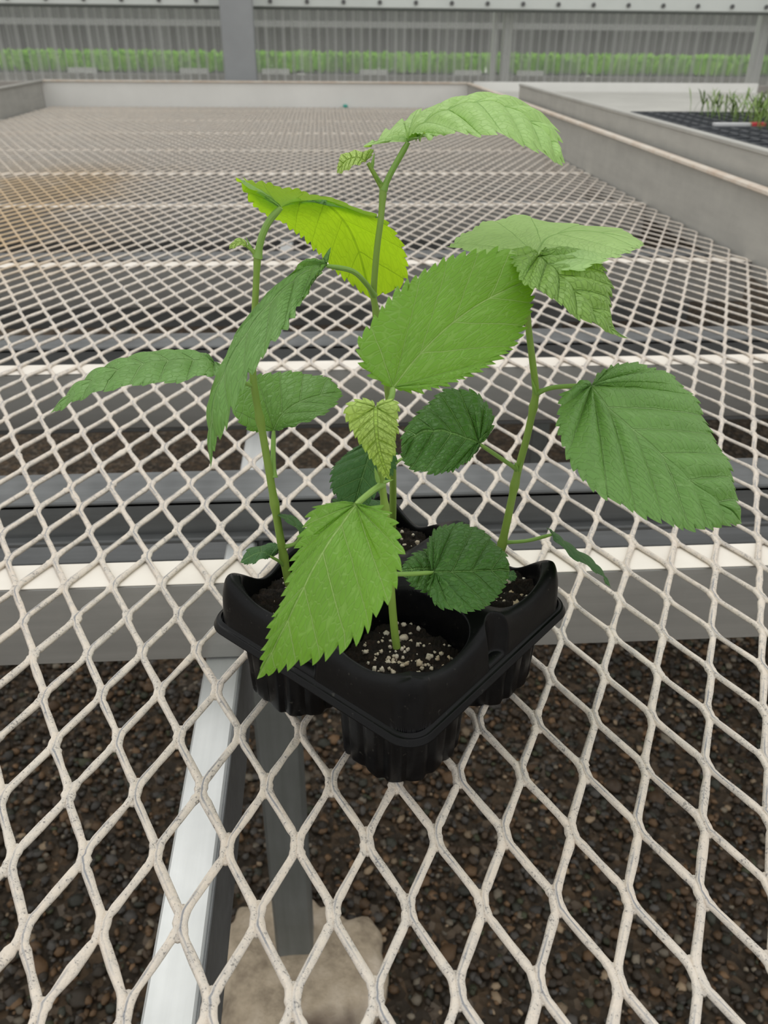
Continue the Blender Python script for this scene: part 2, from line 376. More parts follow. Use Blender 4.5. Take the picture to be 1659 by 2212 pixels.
BX0, BX1, BY0, BY1 = -1.175, 0.935, -0.62, 4.20
def main_bench():
    b = thing('greenhouse_bench', (-.1, 1.8, GZ), 'long low-sided greenhouse bench with a whitened diamond mesh top carrying the seedling tray', 'bench')
    ka, kb = int(BX0 / (S / 2)) + 1, int(BX1 / (S / 2))
    jm = 26; V, F = join([wires(ka, kb, -17, jm, 10, 8), webs(ka, kb, -17, 30), wires(ka, kb, jm, int(BY1 / HR), 5, 4)])
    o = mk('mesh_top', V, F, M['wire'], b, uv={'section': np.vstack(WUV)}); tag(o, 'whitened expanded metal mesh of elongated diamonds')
    r = MB(); r.box(BX1, BX1 + .004, BY0, BY1, -.03, .112); r.build('side_rail', M['rail'], b)
    r = MB(); r.box(BX1 - .012, BX1 + .006, BY0, BY1, .108, .116); r.build('rail_lip', M['lip'], b)
    r = MB(); r.box(BX0 - .004, BX0, BY0, BY1, -.03, .112); r.box(BX0 - .006, BX0 + .012, BY0, BY1, .108, .116); r.build('side_rail', M['rail'], b)
    r = MB(); r.box(BX0, BX1, BY1, BY1 + .004, -.03, .112); r.build('end_rail', M['rail_far'], b)
    r = MB(); r.box(BX0, BX1, BY1 - .01, BY1 + .008, .108, .116); r.build('rail_lip', M['lip'], b)
    r = MB(); r.box(BX0, BX1, BY0 - .004, BY0, -.03, .112); r.build('end_rail', M['rail_far'], b)
    for i, y in enumerate((-.40, .0765, .500, .995, 1.53, 2.0, 2.5, 3.0, 3.5, 3.98)):
        r = MB(); r.box(BX0, BX1, y, y + .029, -.0745, -.0042); cb = r.build('crossbar', M['alu'], b)
        r = MB(); r.box(BX0, BX1, y - .0006, y + .0296, -.0042, -.0035, .0002); r.build('top_face', M['cream'], cb)
        yo = y + .174
        if yo < BY1 and i >= 1:
            r = MB(); r.box(BX0, BX1, yo, yo + .058, -.040, -.033); r.box(BX0, BX1, yo, yo + .004, -.070, -.035)
            r.box(BX0, BX1, yo - .010, yo + .004, -.0745, -.069); r.build('channel_beam', M['alu_shaded'], b)
            r = MB(); r.box(BX0, BX1, yo + .034, yo + .09, -.175, -.122); r.build('lower_beam', M['alu_shaded'], b)
    for xb in (-.72, .0905):
        r = MB(); r.box(xb, xb + .0265, BY0 + .02, BY1 - .02, -.1215, -.076); r.build('long_beam', M['alu_bright'], b)
        sd_ = MB(); sd_.box(xb + .0266, xb + .0285, BY0 + .02, BY1 - .02, -.150, -.0765); sd_.build('beam_shaded_side', M['alu_shaded'], b)  # dark sheet gives the beam's right side its shade
    r = MB(); r.box(.124, .152, .236, .262, -.11, -.075); r.build('bracket', M['dark'], b)
    for (x, y) in ((.0905, .30), (.0905, 3.2), (-.75, .30), (-.75, 3.2), (.80, 1.8)):
        r = MB(); r.box(x, x + .054, y, y + .054, GZ, -.123 if x != .0905 else -.151, .004); r.build('leg', M['leg'], b)
    return b
main_bench()

def footing():
    import bmesh
    bm = bmesh.new(); bmesh.ops.create_icosphere(bm, subdivisions=5, radius=1)
    V = np.array([v.co[:] for v in bm.verts]); F = np.array([[v.index for v in f.verts] for f in bm.faces]); bm.free()
    th = np.arctan2(V[:, 1], V[:, 0]); rad = 1.04 + .10 * np.sin(3 * th + 1) + .07 * np.sin(5 * th) + .045 * np.sin(11 * th + 2) + .025 * np.sin(23 * th)
    sq = np.abs(V) ** .75 * np.sign(V)
    h = .05 * np.sin(V[:, 0] * 7) * np.sin(V[:, 1] * 6) + .02 * np.sin(V[:, 0] * 23 + V[:, 1] * 17)
    P = np.stack([.116 + .118 * sq[:, 0] * rad, .270 + .150 * sq[:, 1] * rad, GZ - .01 + .062 * sq[:, 2] * (1 + h)], 1)
    m = N('rough_concrete'); n1 = m.noise(14, 6, .65); n2 = m.noise(90, 5, .7); n3 = m.noise(9, 3, .5)
    col = m.ramp(n1, [(.3, (.22, .17, .12)), (.5, (.55, .45, .33)), (.7, (.74, .63, .50))])
    sep = m.n('ShaderNodeSeparateXYZ', {0: m.obj()})
    st = m.ramp(m.math('ADD', m.math('MULTIPLY', sep.outputs[1], -4.0), m.math('SUBTRACT', n3, .5)), [(.25, 0), (.45, 1)])
    col = m.mix(m.math('MULTIPLY', st, .8), col, C4(.06, .03, .022))
    m.P(Base_Color=col, Roughness=.85); m.bump(m.math('ADD', n2, n1), .7, .006)
    o = mk('concrete_footing', P, F, m.m, org=(.118, .275, GZ)); tag(o, 'rough tan concrete pad poured around the foot of the bench leg', 'concrete pad')
footing()

def side_bench():
    x0, x1, y0, y1 = .962, 2.45, .35, 4.2; zt = .075
    b = thing('greenhouse_bench', (1.7, 2.2, GZ), 'neighbouring mesh bench on the right with a taller rail, holding black plug trays', 'bench')
    ka, kb = int(x0 / (S / 2)) + 1, int(x1 / (S / 2))
    r = MB(); r.box(x0 + .004, x1, y0, y1, zt - .003, zt, .0005); r.build('bench_liner', mat_plain('pale_liner', (.50, .49, .455), (.44, .43, .40), .7, 5), b)
    r = MB(); r.box(x0, x0 + .004, y0, 3.12, zt - .06, .160); r.box(x0 - .003, x0 + .016, y0, 3.12, .1565, .165); r.build('side_rail', M['rail'], b)
    r = MB(); r.box(x0, x1, y1, y1 + .004, zt - .03, .118); r.build('end_rail', M['rail_far'], b)
    for i in range(8):
        y = y0 + .1 + i * .5
        r = MB(); r.box(x0, x1, y, y + .029, zt - .074, zt - .0042); r.build('crossbar', M['cream'], b)
    for (x, y) in ((1.2, .6), (1.2, 3.9), (2.2, .6), (2.2, 3.9)):
        r = MB(); r.box(x, x + .054, y, y + .054, GZ, zt - .075, .004); r.build('leg', M['leg'], b)
side_bench()

# ------------------------------------------------------------------ background of the greenhouse
M['blackplastic_far'] = mat_plain('black_plug_tray', (.014, .015, .018), (.024, .025, .029), .5, 30)
M['greyplug'] = mat_plain('tray_cell_rims', (.05, .055, .065), None, .45)
def plug_tray(x, y, z, lx, ly, nx, ny, rot, label, group, cells=True):
    t = thing('plug_tray', (x, y, z), label, 'tray', group)
    r = MB(); r.box(x - lx / 2, x + lx / 2, y - ly / 2, y + ly / 2, z, z + (.05 if cells else .028), .004); body = r.build('tray_body', M['blackplastic_far'], t)
    if cells:
        g = MB(); px, py = lx / nx, ly / ny
        for i in range(nx + 1): g.box(x - lx / 2 + i * px - .004, x - lx / 2 + i * px + .004, y - ly / 2, y + ly / 2, z + .05, z + .058, .001)
        for j in range(ny + 1): g.box(x - lx / 2, x + lx / 2, y - ly / 2 + j * py - .004, y - ly / 2 + j * py + .004, z + .05, z + .058, .001)
        g.build('cell_rims', M['greyplug'], t)
    t.rotation_euler.z = rot
    return t
M['sprout'] = mat_plain('sprout_green', (.13, .24, .045), (.24, .34, .08), .5, 60)
M['sprout_far'] = mat_plain('seedling_green', (.22, .52, .05), (.38, .66, .10), .55, 9)
def blades(name, boxes, n, h, w, mat, label, cat, curve=.5):
    V, F = [], []
    for (x0, x1, y0, y1, z) in boxes:
        for _ in range(n):
            x, y = random.uniform(x0, x1), random.uniform(y0, y1); a = random.uniform(0, 6.28); hh = h * random.uniform(.55, 1.1); c = curve * hh * random.uniform(.2, 1)
            dx, dy = math.cos(a), math.sin(a); k = len(V); ww = w * random.uniform(.6, 1.2)
            for t, s_ in ((0, .3), (.5, .5), (.85, 1.0), (1.0, .1)):
                cx, cy, cz = x + dx * c * t * t, y + dy * c * t * t, z + hh * (t if t < .9 else .97)
                V.append((cx - dy * ww * s_, cy + dx * ww * s_, cz)); V.append((cx + dy * ww * s_, cy - dx * ww * s_, cz))
            F += [(k + 2 * i, k + 2 * i + 1, k + 2 * i + 3, k + 2 * i + 2) for i in range(3)]
    o = mk(name, V, F, mat, org=(boxes[0][0], boxes[0][2], boxes[0][4])); tag(o, label, cat, None, 'stuff'); return o
def right_trays():
    z = .0755
    lab = ['black plug tray with young sprouts and a red-ended label, nearest on the right-hand bench', 'black plug tray behind the nearest one on the right-hand bench']
    x0 = at(1365, 237, 2.28)[0]
    t1 = plug_tray(x0 + .31, 1.60, z, .62, .44, 12, 8, 0, lab[0], None)
    t2 = plug_tray(x0 + .31, 2.06, z, .62, .44, 12, 8, 0, lab[1], None)
    plug_tray(x0 + .95, 2.06, z, .62, .44, 12, 8, 0, 'black plug tray at the far right of the right-hand bench', None)
    blades('sprouts', [(x0 + .16, x0 + .62, 1.7, 2.25, z + .05)], 500, .075, .0028, M['sprout'], 'sparse curling green sprouts growing in the black plug trays on the right', 'sprouts', 1.0)
    a = at(1540, 262, 1.86); c = at(1620, 262, 1.86)[0]; d = at(1650, 262, 1.86)[0]; zz = z + .058
    w = MB(); w.box(a[0], c, 1.845, 1.860, zz, zz + .007, .0005); l = w.build('plant_label', mat_plain('white_label', (.75, .75, .76), None, .5), None, org=(a[0], 1.85, zz))
    tag(l, 'white plastic plant label with a red end lying in the right-hand plug tray', 'plant label')
    w = MB(); w.box(c, d, 1.845, 1.860, zz, zz + .008, .0005); w.build('red_end', mat_plain('red_label', (.75, .08, .10), None, .5), l)
right_trays()

def far_area():
    # bench row beyond the partition
    b = thing('growing_bench', (.5, 6.2, GZ), 'far growing bench behind the clear partition crowded with green seedlings', 'bench')
    r = MB(); r.box(-4.5, 6, 4.95, 7.6, .05, .09); r.build('bench_top', M['rail_far'], b)
    r = MB(); r.box(-4.5, 6, 4.94, 4.95, .03, .115); r.build('front_rail', M['rail'], b)
    for x in (-4, -2, 0, 2, 4, 5.8):
        for y in (5.1, 7.4):
            r = MB(); r.box(x, x + .05, y, y + .05, GZ, .05, .003); r.build('leg', M['leg'], b)
    for j in range(3):
        for i in range(16):
            plug_tray(-3.9 + i * .60 + .07 * ((i * 7 + j) % 3), 5.14 + j * .34, .09, .54, .28, 1, 1, 0, 'black seedling tray on the far bench behind the clear partition', 'trays on the far bench', False)
    boxes = [(-4.2, 5.4, 5.0, 6.0, .1185), (-4.2, 5.4, 6.0, 7.5, .105)]
    blades('seedlings', boxes, 7000, .085, .012, M['sprout_far'], 'dense band of bright green seedlings on the far bench', 'seedlings', .3)
    wl = mat_plain('white_tag', (.72, .72, .70), None, .5)
    for i, x in enumerate((-2.55, -1.25, -.62, -.15, .42, .98, 1.35, -1.9)):
        w = MB(); w.box(x, x + .16, 5.0, 5.004, .105, .140, .001); o = w.build('tray_tag', wl, None, org=(x + .08, 5, .09))
        tag(o, 'white card standing at the front of the far seedling trays', 'card', 'white cards along the far bench')
    # back wall
    bw = MB(); bw.box(-9, 11, 11.8, 11.9, GZ, 4.5); o = bw.build('wall_back', mat_plain('grey_back_wall', (.17, .17, .165), (.21, .21, .20), .8, .8)); tag(o, 'grey wall far behind the seedling benches', None, None, 'structure')
    bw = MB(); bw.box(-9, 11, 11.6, 11.7, .36, .43); o = bw.build('trim_1', mat_plain('pale_wall_rail', (.42, .42, .41), None, .7)); tag(o, 'pale horizontal rail across the grey back wall', None, None, 'structure')
    # clear corrugated partition
    yp = 4.62; V, F = [], []
    n = 1500; xs = np.linspace(-4.2, 5.6, n); ph = xs / .092
    yv = yp + .012 * np.tanh(3 * np.sin(ph * 2 * np.pi)); zs = (.085, 2.6)
    V = np.array([(x, y, z) for z in zs for x, y in zip(xs, yv)]); F = np.array([(i, i + 1, n + i + 1, n + i) for i in range(n - 1)])
    m = N('clear_corrugated_plastic')
    mp = m.n('ShaderNodeMapping', {'Scale': (9, 9, .35)}); m.set(mp.inputs[0], m.obj()); n1 = m.noise(1.6, 4, .7, mp.outputs[0])
    f = m.ramp(n1, [(.35, .30), (.7, .60)])
    geo = m.n('ShaderNodeNewGeometry'); sn = m.n('ShaderNodeSeparateXYZ', {0: geo.outputs['Normal']})
    rib = m.ramp(m.math('ABSOLUTE', sn.outputs[0]), [(.3, 0), (.8, .35)])
    tr = m.n('ShaderNodeBsdfTransparent', {'Color': (.93, .94, .93, 1)}); df = m.n('ShaderNodeBsdfDiffuse', {'Color': (.62, .62, .61, 1)}); tl = m.n('ShaderNodeBsdfTranslucent', {'Color': (.62, .62, .61, 1)})
    dd = m.n('ShaderNodeMixShader', {0: .5, 1: df.outputs[0], 2: tl.outputs[0]})
    ms = m.n('ShaderNodeMixShader', {0: m.math('ADD', m.math('MULTIPLY', f, .75), rib), 1: tr.outputs[0], 2: dd.outputs[0]}); m.set(m.o.inputs[0], ms.outputs[0])
    o = mk('window_1', V, F, m.m, org=(0, yp, 0)); tag(o, 'clear corrugated plastic partition with vertical ribs', None, None, 'structure')
    s_ = MB(); s_.box(-4.2, 5.6, yp - .03, yp + .03, .04, .088); o = s_.build('trim_2', mat_plain('pinkish_sill', (.40, .37, .34), (.33, .31, .29), .6)); tag(o, 'sill along the bottom of the clear partition', None, None, 'structure')
    g = MB(); g.box(-4.2, 5.6, yp - .09, yp - .02, .437, .60, .004); o = g.build('trim_3', mat_plain('white_gutter', (.74, .77, .74), (.66, .69, .66), .45, 3)); tag(o, 'white painted beam with a row of bolts across the top of the view', None, None, 'structure')
    g = MB(); g.box(-4.2, 5.6, yp - .088, yp - .02, .426, .437, .002); g.build('seal_strip', mat_plain('dark_seal', (.10, .11, .10), None, .6), o)
    bm_ = mat_plain('bolt_grey', (.12, .12, .12), None, .4)
    for i in range(28):
        x = -2.3 + i * .187; q = MB(); q.tube([(x, yp - .098, .462), (x, yp - .088, .462)], .011, 8); q.build('bolt', bm_, o)
    def post(px0, px1, y, mat, label, z1=2.6):
        a = at(px0, 120, y)[0]; c = at(px1, 120, y)[0]
        q = MB(); q.box(a, c, y, y + .06, GZ, z1, .004); w_ = q.build('support_post', mat, None, org=((a + c) / 2, y, GZ)); tag(w_, label, 'post')
    post(482, 552, 4.36, mat_plain('grey_post', (.36, .37, .38), (.31, .32, .33), .55, 3), 'broad grey post standing behind the far end rail of the mesh bench')
    wp = mat_plain('white_mullion', (.72, .72, .70), (.62, .62, .60), .5, 3)
    post(1063, 1072, yp + .04, wp, 'thin pale upright, left one of the pair behind the bench end')
    post(1085, 1104, yp + .04, wp, 'pale upright, right one of the pair behind the bench end')
    post(1630, 1652, yp + .04, wp, 'pale upright at the right edge behind the plug trays')
    q = MB(); q.box(.300, .322, 4.175, 4.19, .0, .014, .003); o = q.build('plastic_clip', mat_plain('teal_plastic', (.05, .40, .33), None, .4), None, org=(.31, 4.18, 0)); tag(o, 'small teal plastic clip lying against the far end rail', 'clip')
far_area()

# ------------------------------------------------------------------ seedling tray
TA = math.radians(46); E1 = np.array([math.cos(TA), math.sin(TA), 0]); E2 = np.array([-math.sin(TA), math.cos(TA), 0])
TC = np.array([.2253, -.136, 0]) + .0735 * (E1 + E2)
def tray_xyz(u, v, z): return TC[None] + np.asarray(u)[:, None] * E1 + np.asarray(v)[:, None] * E2 + np.asarray(z)[:, None] * np.array([0, 0, 1.0])
def mat_black():
    m = N('black_thermoformed_plastic'); n1 = m.noise(45, 5, .7); n2 = m.noise(700, 3, .6); n3 = m.noise(300, 2, .5)
    dust = m.ramp(n3, [(.68, 0), (.78, 1)])
    col = m.mix(m.ramp(n1, [(.5, 0), (.8, 1)]), C4(.003, .003, .0038), C4(.008, .008, .009))
    col = m.mix(m.math('MULTIPLY', dust, .25), col, C4(.16, .15, .13))
    m.P(Base_Color=col, Roughness=m.math('MULTIPLY_ADD', n1, .25, .22), Specular_IOR_Level=.20)
    m.bump(m.math('ADD', n2, n1), .12, .0004); return m.m
M['black'] = mat_black()
def sst(x): x = np.clip(x, 0, 1); return x * x * (3 - 2 * x)
def tray_rim(u, v, back=True):
    """height of the formed tray top at plan position (u, v)"""
    H = .0735; ZF = .0495
    au, av = np.abs(u), np.abs(v)
    rc = .016                                       # outer corner radius
    qx, qy = np.maximum(au - (H - rc), 0), np.maximum(av - (H - rc), 0)
    d = np.where((au > H - rc) & (av > H - rc), np.hypot(qx, qy) - rc, np.maximum(au, av) - H)   # signed distance to outer outline
    mid = lambda a: np.exp(-(a / .011) ** 2)
    cor = lambda a: np.exp(-((H - a) / .020) ** 2)
    # rim undulation along each side
    along = np.where(au > av, av, au)
    z = .0735 + .0085 * np.maximum(cor(along), .75 * mid(along))
    rear = sst(((np.where(au > av, u, v)) - .03) / .03)      # the two far sides are lower between their humps
    dip = np.exp(-((along - .036) / .016) ** 2)
    z = z - .010 * dip * rear - .002 * dip
    z = np.where((au < .012) | (av < .012), np.maximum(z, .074), z)
    # centre dome
    z = z + .006 * np.exp(-(u * u + v * v) / .011 ** 2)
    # cells
    cu, cv = au - .0355, av - .0355
    rr = (np.abs(cu) ** 3.2 + np.abs(cv) ** 3.2) ** (1 / 3.2)
    inside = sst((.0306 - rr) / .0052)
    zc = .034
    lip = 0
    z = (z + lip) * (1 - inside) + zc * inside
    # notches in the middle of the near sides
    for (nu, nv) in ((0, -H - .001), (-H - .001, 0)):
        dn = np.hypot((u - nu) / 1.0, (v - nv) / 1.0)
        k = sst((.0105 - dn) / .003); z = z * (1 - k) + (ZF + .005) * k
    # outer wall with a rounded shoulder, then flange
    k = np.sqrt(np.clip(1 - (1 - np.clip((-d - .0004) / .0085, 0, 1)) ** 2.6, 0, 1)) * sst((-d) / .0016)
    z = ZF + (z - ZF) * k
    return z
def seedling_tray():
    t = thing('seedling_tray', tuple(TC), 'black four-cell plastic tray of rooted seedlings standing diagonally on the mesh', 'tray')
    n = 300; g = np.linspace(-.0745, .0745, n); U, Vv = np.meshgrid(g, g, indexing='ij')
    z = tray_rim(U, Vv)
    P = tray_xyz(U.ravel(), Vv.ravel(), z.ravel()); i = (np.arange(n - 1)[:, None] * n + np.arange(n - 1)[None]).ravel()
    F = np.stack([i, i + n, i + n + 1, i + 1], 1)
    ff = []
    H, rc = .0745, .014; ctr = (np.abs(U.ravel()), np.abs(Vv.ravel()))
    dd = np.where((ctr[0] > H - rc) & (ctr[1] > H - rc), np.hypot(ctr[0] - H + rc, ctr[1] - H + rc) - rc, -1)
    F = F[(dd[F] <= 0).all(1)]
    o = mk('tray_top', P, F, M['black'], t)
    md = o.modifiers.new('thickness', 'SOLIDIFY'); md.thickness = .0009; md.offset = -1
    # turned-down flange edge
    ang = []; pts = []
    def ring(h, r, nn=14):
        out = []
        for q, (sx_, sy_) in enumerate(((1, 1), (-1, 1), (-1, -1), (1, -1))):
            for a in np.linspace(0, math.pi / 2, nn):
                aa = a + q * math.pi / 2; out.append((sx_ * (h - r) + r * math.cos(aa), sy_ * (h - r) + r * math.sin(aa)))
        return np.array(out)
    prof = [(.0726, .0512), (.0740, .0504), (.0746, .0494), (.0750, .0499), (.0755, .0492), (.0768, .0466), (.0771, .0462), (.0767, .0461), (.0752, .0484), (.0726, .0492)]
    V = []; R0 = None
    for h, zz in prof:
        rr = ring(h, .0130 + h - .0745); V.append(tray_xyz(rr[:, 0], rr[:, 1], np.full(len(rr), zz)))
    m_ = len(V[0]); k = len(prof); F = []
    for a in range(k - 1):
        for b in range(m_): F.append((a * m_ + b, a * m_ + (b + 1) % m_, (a + 1) * m_ + (b + 1) % m_, (a + 1) * m_ + b))
    mk('flange', np.vstack(V), F, M['black'], t)
    # fluted cups
    for su in (-1, 1):
        for sv in (-1, 1):
            cu, cv = .0368 * su, .0368 * sv; V = []; nn = 160; levels = [.0485, .035, .018, .0030, .0004]
            th = np.linspace(0, 2 * math.pi, nn, endpoint=False)
            def outline(h):
                c, s_ = np.cos(th), np.sin(th)
                sq = h / np.maximum(np.abs(c), np.abs(s_)); oc = h * 1.46 / (np.abs(c) + np.abs(s_))
                r = (sq ** -18.0 + oc ** -18.0) ** (-1 / 18); fl = np.maximum(0, np.cos(th * 8 + np.pi)) ** 6 + .5 * np.maximum(0, np.cos(th * 8)) ** 10
                return r * (1 - .07 * fl)
            for zz in levels:
                h = .0306 + (.0328 - .0306) * (zz / .0485)
                if zz < .002: h -= .0006
                r = outline(h); dz = .0022 * np.cos(th * 4 + .4) * (1 if zz < .005 else 0)
                V.append(tray_xyz(cu + r * np.cos(th), cv + r * np.sin(th), np.full(nn, zz) + np.maximum(dz, 0)))
            V = np.vstack(V + [tray_xyz([cu], [cv], [.0022])]); L_ = len(levels); F = []
            for a in range(L_ - 1):
                for b in range(nn): F.append((a * nn + b, (a + 1) * nn + b, (a + 1) * nn + (b + 1) % nn, a * nn + (b + 1) % nn))
            for b in range(nn): F.append(((L_ - 1) * nn + b, L_ * nn, (L_ - 1) * nn + (b + 1) % nn))
            c = mk('cup', V, F, M['black'], t); c.data.set_sharp_from_angle(angle=math.radians(28))
    return t
seedling_tray()

def soils():
    m = N('dark_potting_soil'); n1 = m.noise(260, 6, .75); n2 = m.noise(60, 4, .6)
    m.P(Base_Color=m.ramp(n1, [(.35, (.006, .004, .003)), (.55, (.022, .013, .008)), (.72, (.06, .032, .018))]), Roughness=.9)
    m.bump(n1, .9, .003)
    pm = N('perlite'); q1 = pm.noise(500, 3, .6)
    pm.P(Base_Color=pm.ramp(pm.noise(70, 2, .5), [(.3, (.72, .66, .58)), (.62, (.60, .50, .38)), (.75, (.5, .34, .2))]), Roughness=.8); pm.bump(q1, .4, .0005)
    import bmesh
    bm = bmesh.new(); bmesh.ops.create_icosphere(bm, subdivisions=2, radius=1)
    bv = np.array([v.co[:] for v in bm.verts]); bf = np.array([[v.index for v in f.verts] for f in bm.faces]); bm.free()
    spec = {(-1, -1): ('in the front cell, around the nearest stem', .0565, 130), (1, -1): ('in the right cell', .0600, 60),
            (-1, 1): ('in the left cell', .0585, 40), (1, 1): ('in the back cell', .0600, 60)}
    for (su, sv), (lab, zc, npl) in spec.items():
        n = 90; g = np.linspace(-.0312, .0312, n); U, V = np.meshgrid(g, g, indexing='ij')
        ru = (np.abs(U) ** 3.2 + np.abs(V) ** 3.2) ** (1 / 3.2); sc = .0312 / .0312
        # squash square grid into the rounded cell
        k = np.where(ru > 0, np.maximum(np.abs(U), np.abs(V)) / np.maximum(ru, 1e-9), 1); U2, V2 = U * k, V * k
        def hgt(a, b): return zc + .0016 * np.sin(a * 260 + su) * np.cos(b * 230 + sv) + .0012 * np.sin(a * 610 + b * 420) - 2.2 * (a * a + b * b)
        z = hgt(U2, V2) + .0005 * RNG.standard_normal(U2.shape)
        if (su, sv) == (1, -1): z += .004
        P = tray_xyz((U2 + .0355 * su).ravel(), (V2 + .0355 * sv).ravel(), z.ravel()); i = (np.arange(n - 1)[:, None] * n + np.arange(n - 1)[None]).ravel()
        org = tray_xyz([.0355 * su], [.0355 * sv], [zc])[0]
        o = mk('potting_soil', P, np.stack([i, i + n, i + n + 1, i + 1], 1), m.m, org=org); tag(o, 'dark potting soil dotted with perlite ' + lab, 'soil', None, 'stuff')
        a, b = RNG.normal(.004 if sv < 0 else 0, .013, npl), RNG.normal(0, .013, npl); a, b = np.clip(a, -.026, .026), np.clip(b, -.026, .026)
        r = (.0004 + .0010 * RNG.random(npl) ** 1.5) * np.where(RNG.random(npl) < .12, 1.7, 1)
        zz = hgt(a, b) + (.004 if (su, sv) == (1, -1) else 0) + r * .5
        c = tray_xyz(a + .0355 * su, b + .0355 * sv, zz)
        VV = bv[None] * (r[:, None, None] * RNG.uniform(.8, 1.2, (npl, 1, 3))) * (1 + .20 * RNG.standard_normal((npl, len(bv), 1))) + c[:, None]
        po = mk('perlite_granules', VV.reshape(-1, 3), (bf[None] + (np.arange(npl) * len(bv))[:, None, None]).reshape(-1, 3), pm.m, o); tag(po, None, None, None, 'stuff')
soils()

# ------------------------------------------------------------------ plants
LEAF = {
 'bright': mat_leaf('leaf_bright', (.19, .42, .045), (.40, .60, .18), (.24, .48, .05), .8, .34),
 'mid': mat_leaf('leaf_mid', (.18, .365, .095), (.29, .48, .17), (.18, .40, .06), 1.0, .28),
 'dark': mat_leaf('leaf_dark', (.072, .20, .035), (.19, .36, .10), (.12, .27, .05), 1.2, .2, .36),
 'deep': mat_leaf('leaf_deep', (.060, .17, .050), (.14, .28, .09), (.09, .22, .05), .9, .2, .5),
 'pale': mat_leaf('leaf_sky_sheen', (.48, .72, .27), (.24, .46, .11), (.34, .56, .12), .6, .35, .42),  # sky reflection on the top leaves is put into this pale colour
 'fresh': mat_leaf('leaf_fresh', (.27, .46, .10), (.17, .33, .06), (.26, .46, .06), 1.2, .3, .36),
 'glow': mat_leaf('leaf_translucent', (.36, .60, .28), (.40, .60, .26), (.32, .52, .035), .5, .60, .5),
 'young': mat_leaf('leaf_young', (.56, .76, .20), (.42, .64, .10), (.36, .56, .06), 1.3, .35, .5)}
M['stem'] = mat_stem('green_stem', (.20, .32, .045), (.27, .40, .075))
M['stem_light'] = mat_stem('pale_green_petiole', (.20, .36, .07), (.26, .42, .09))

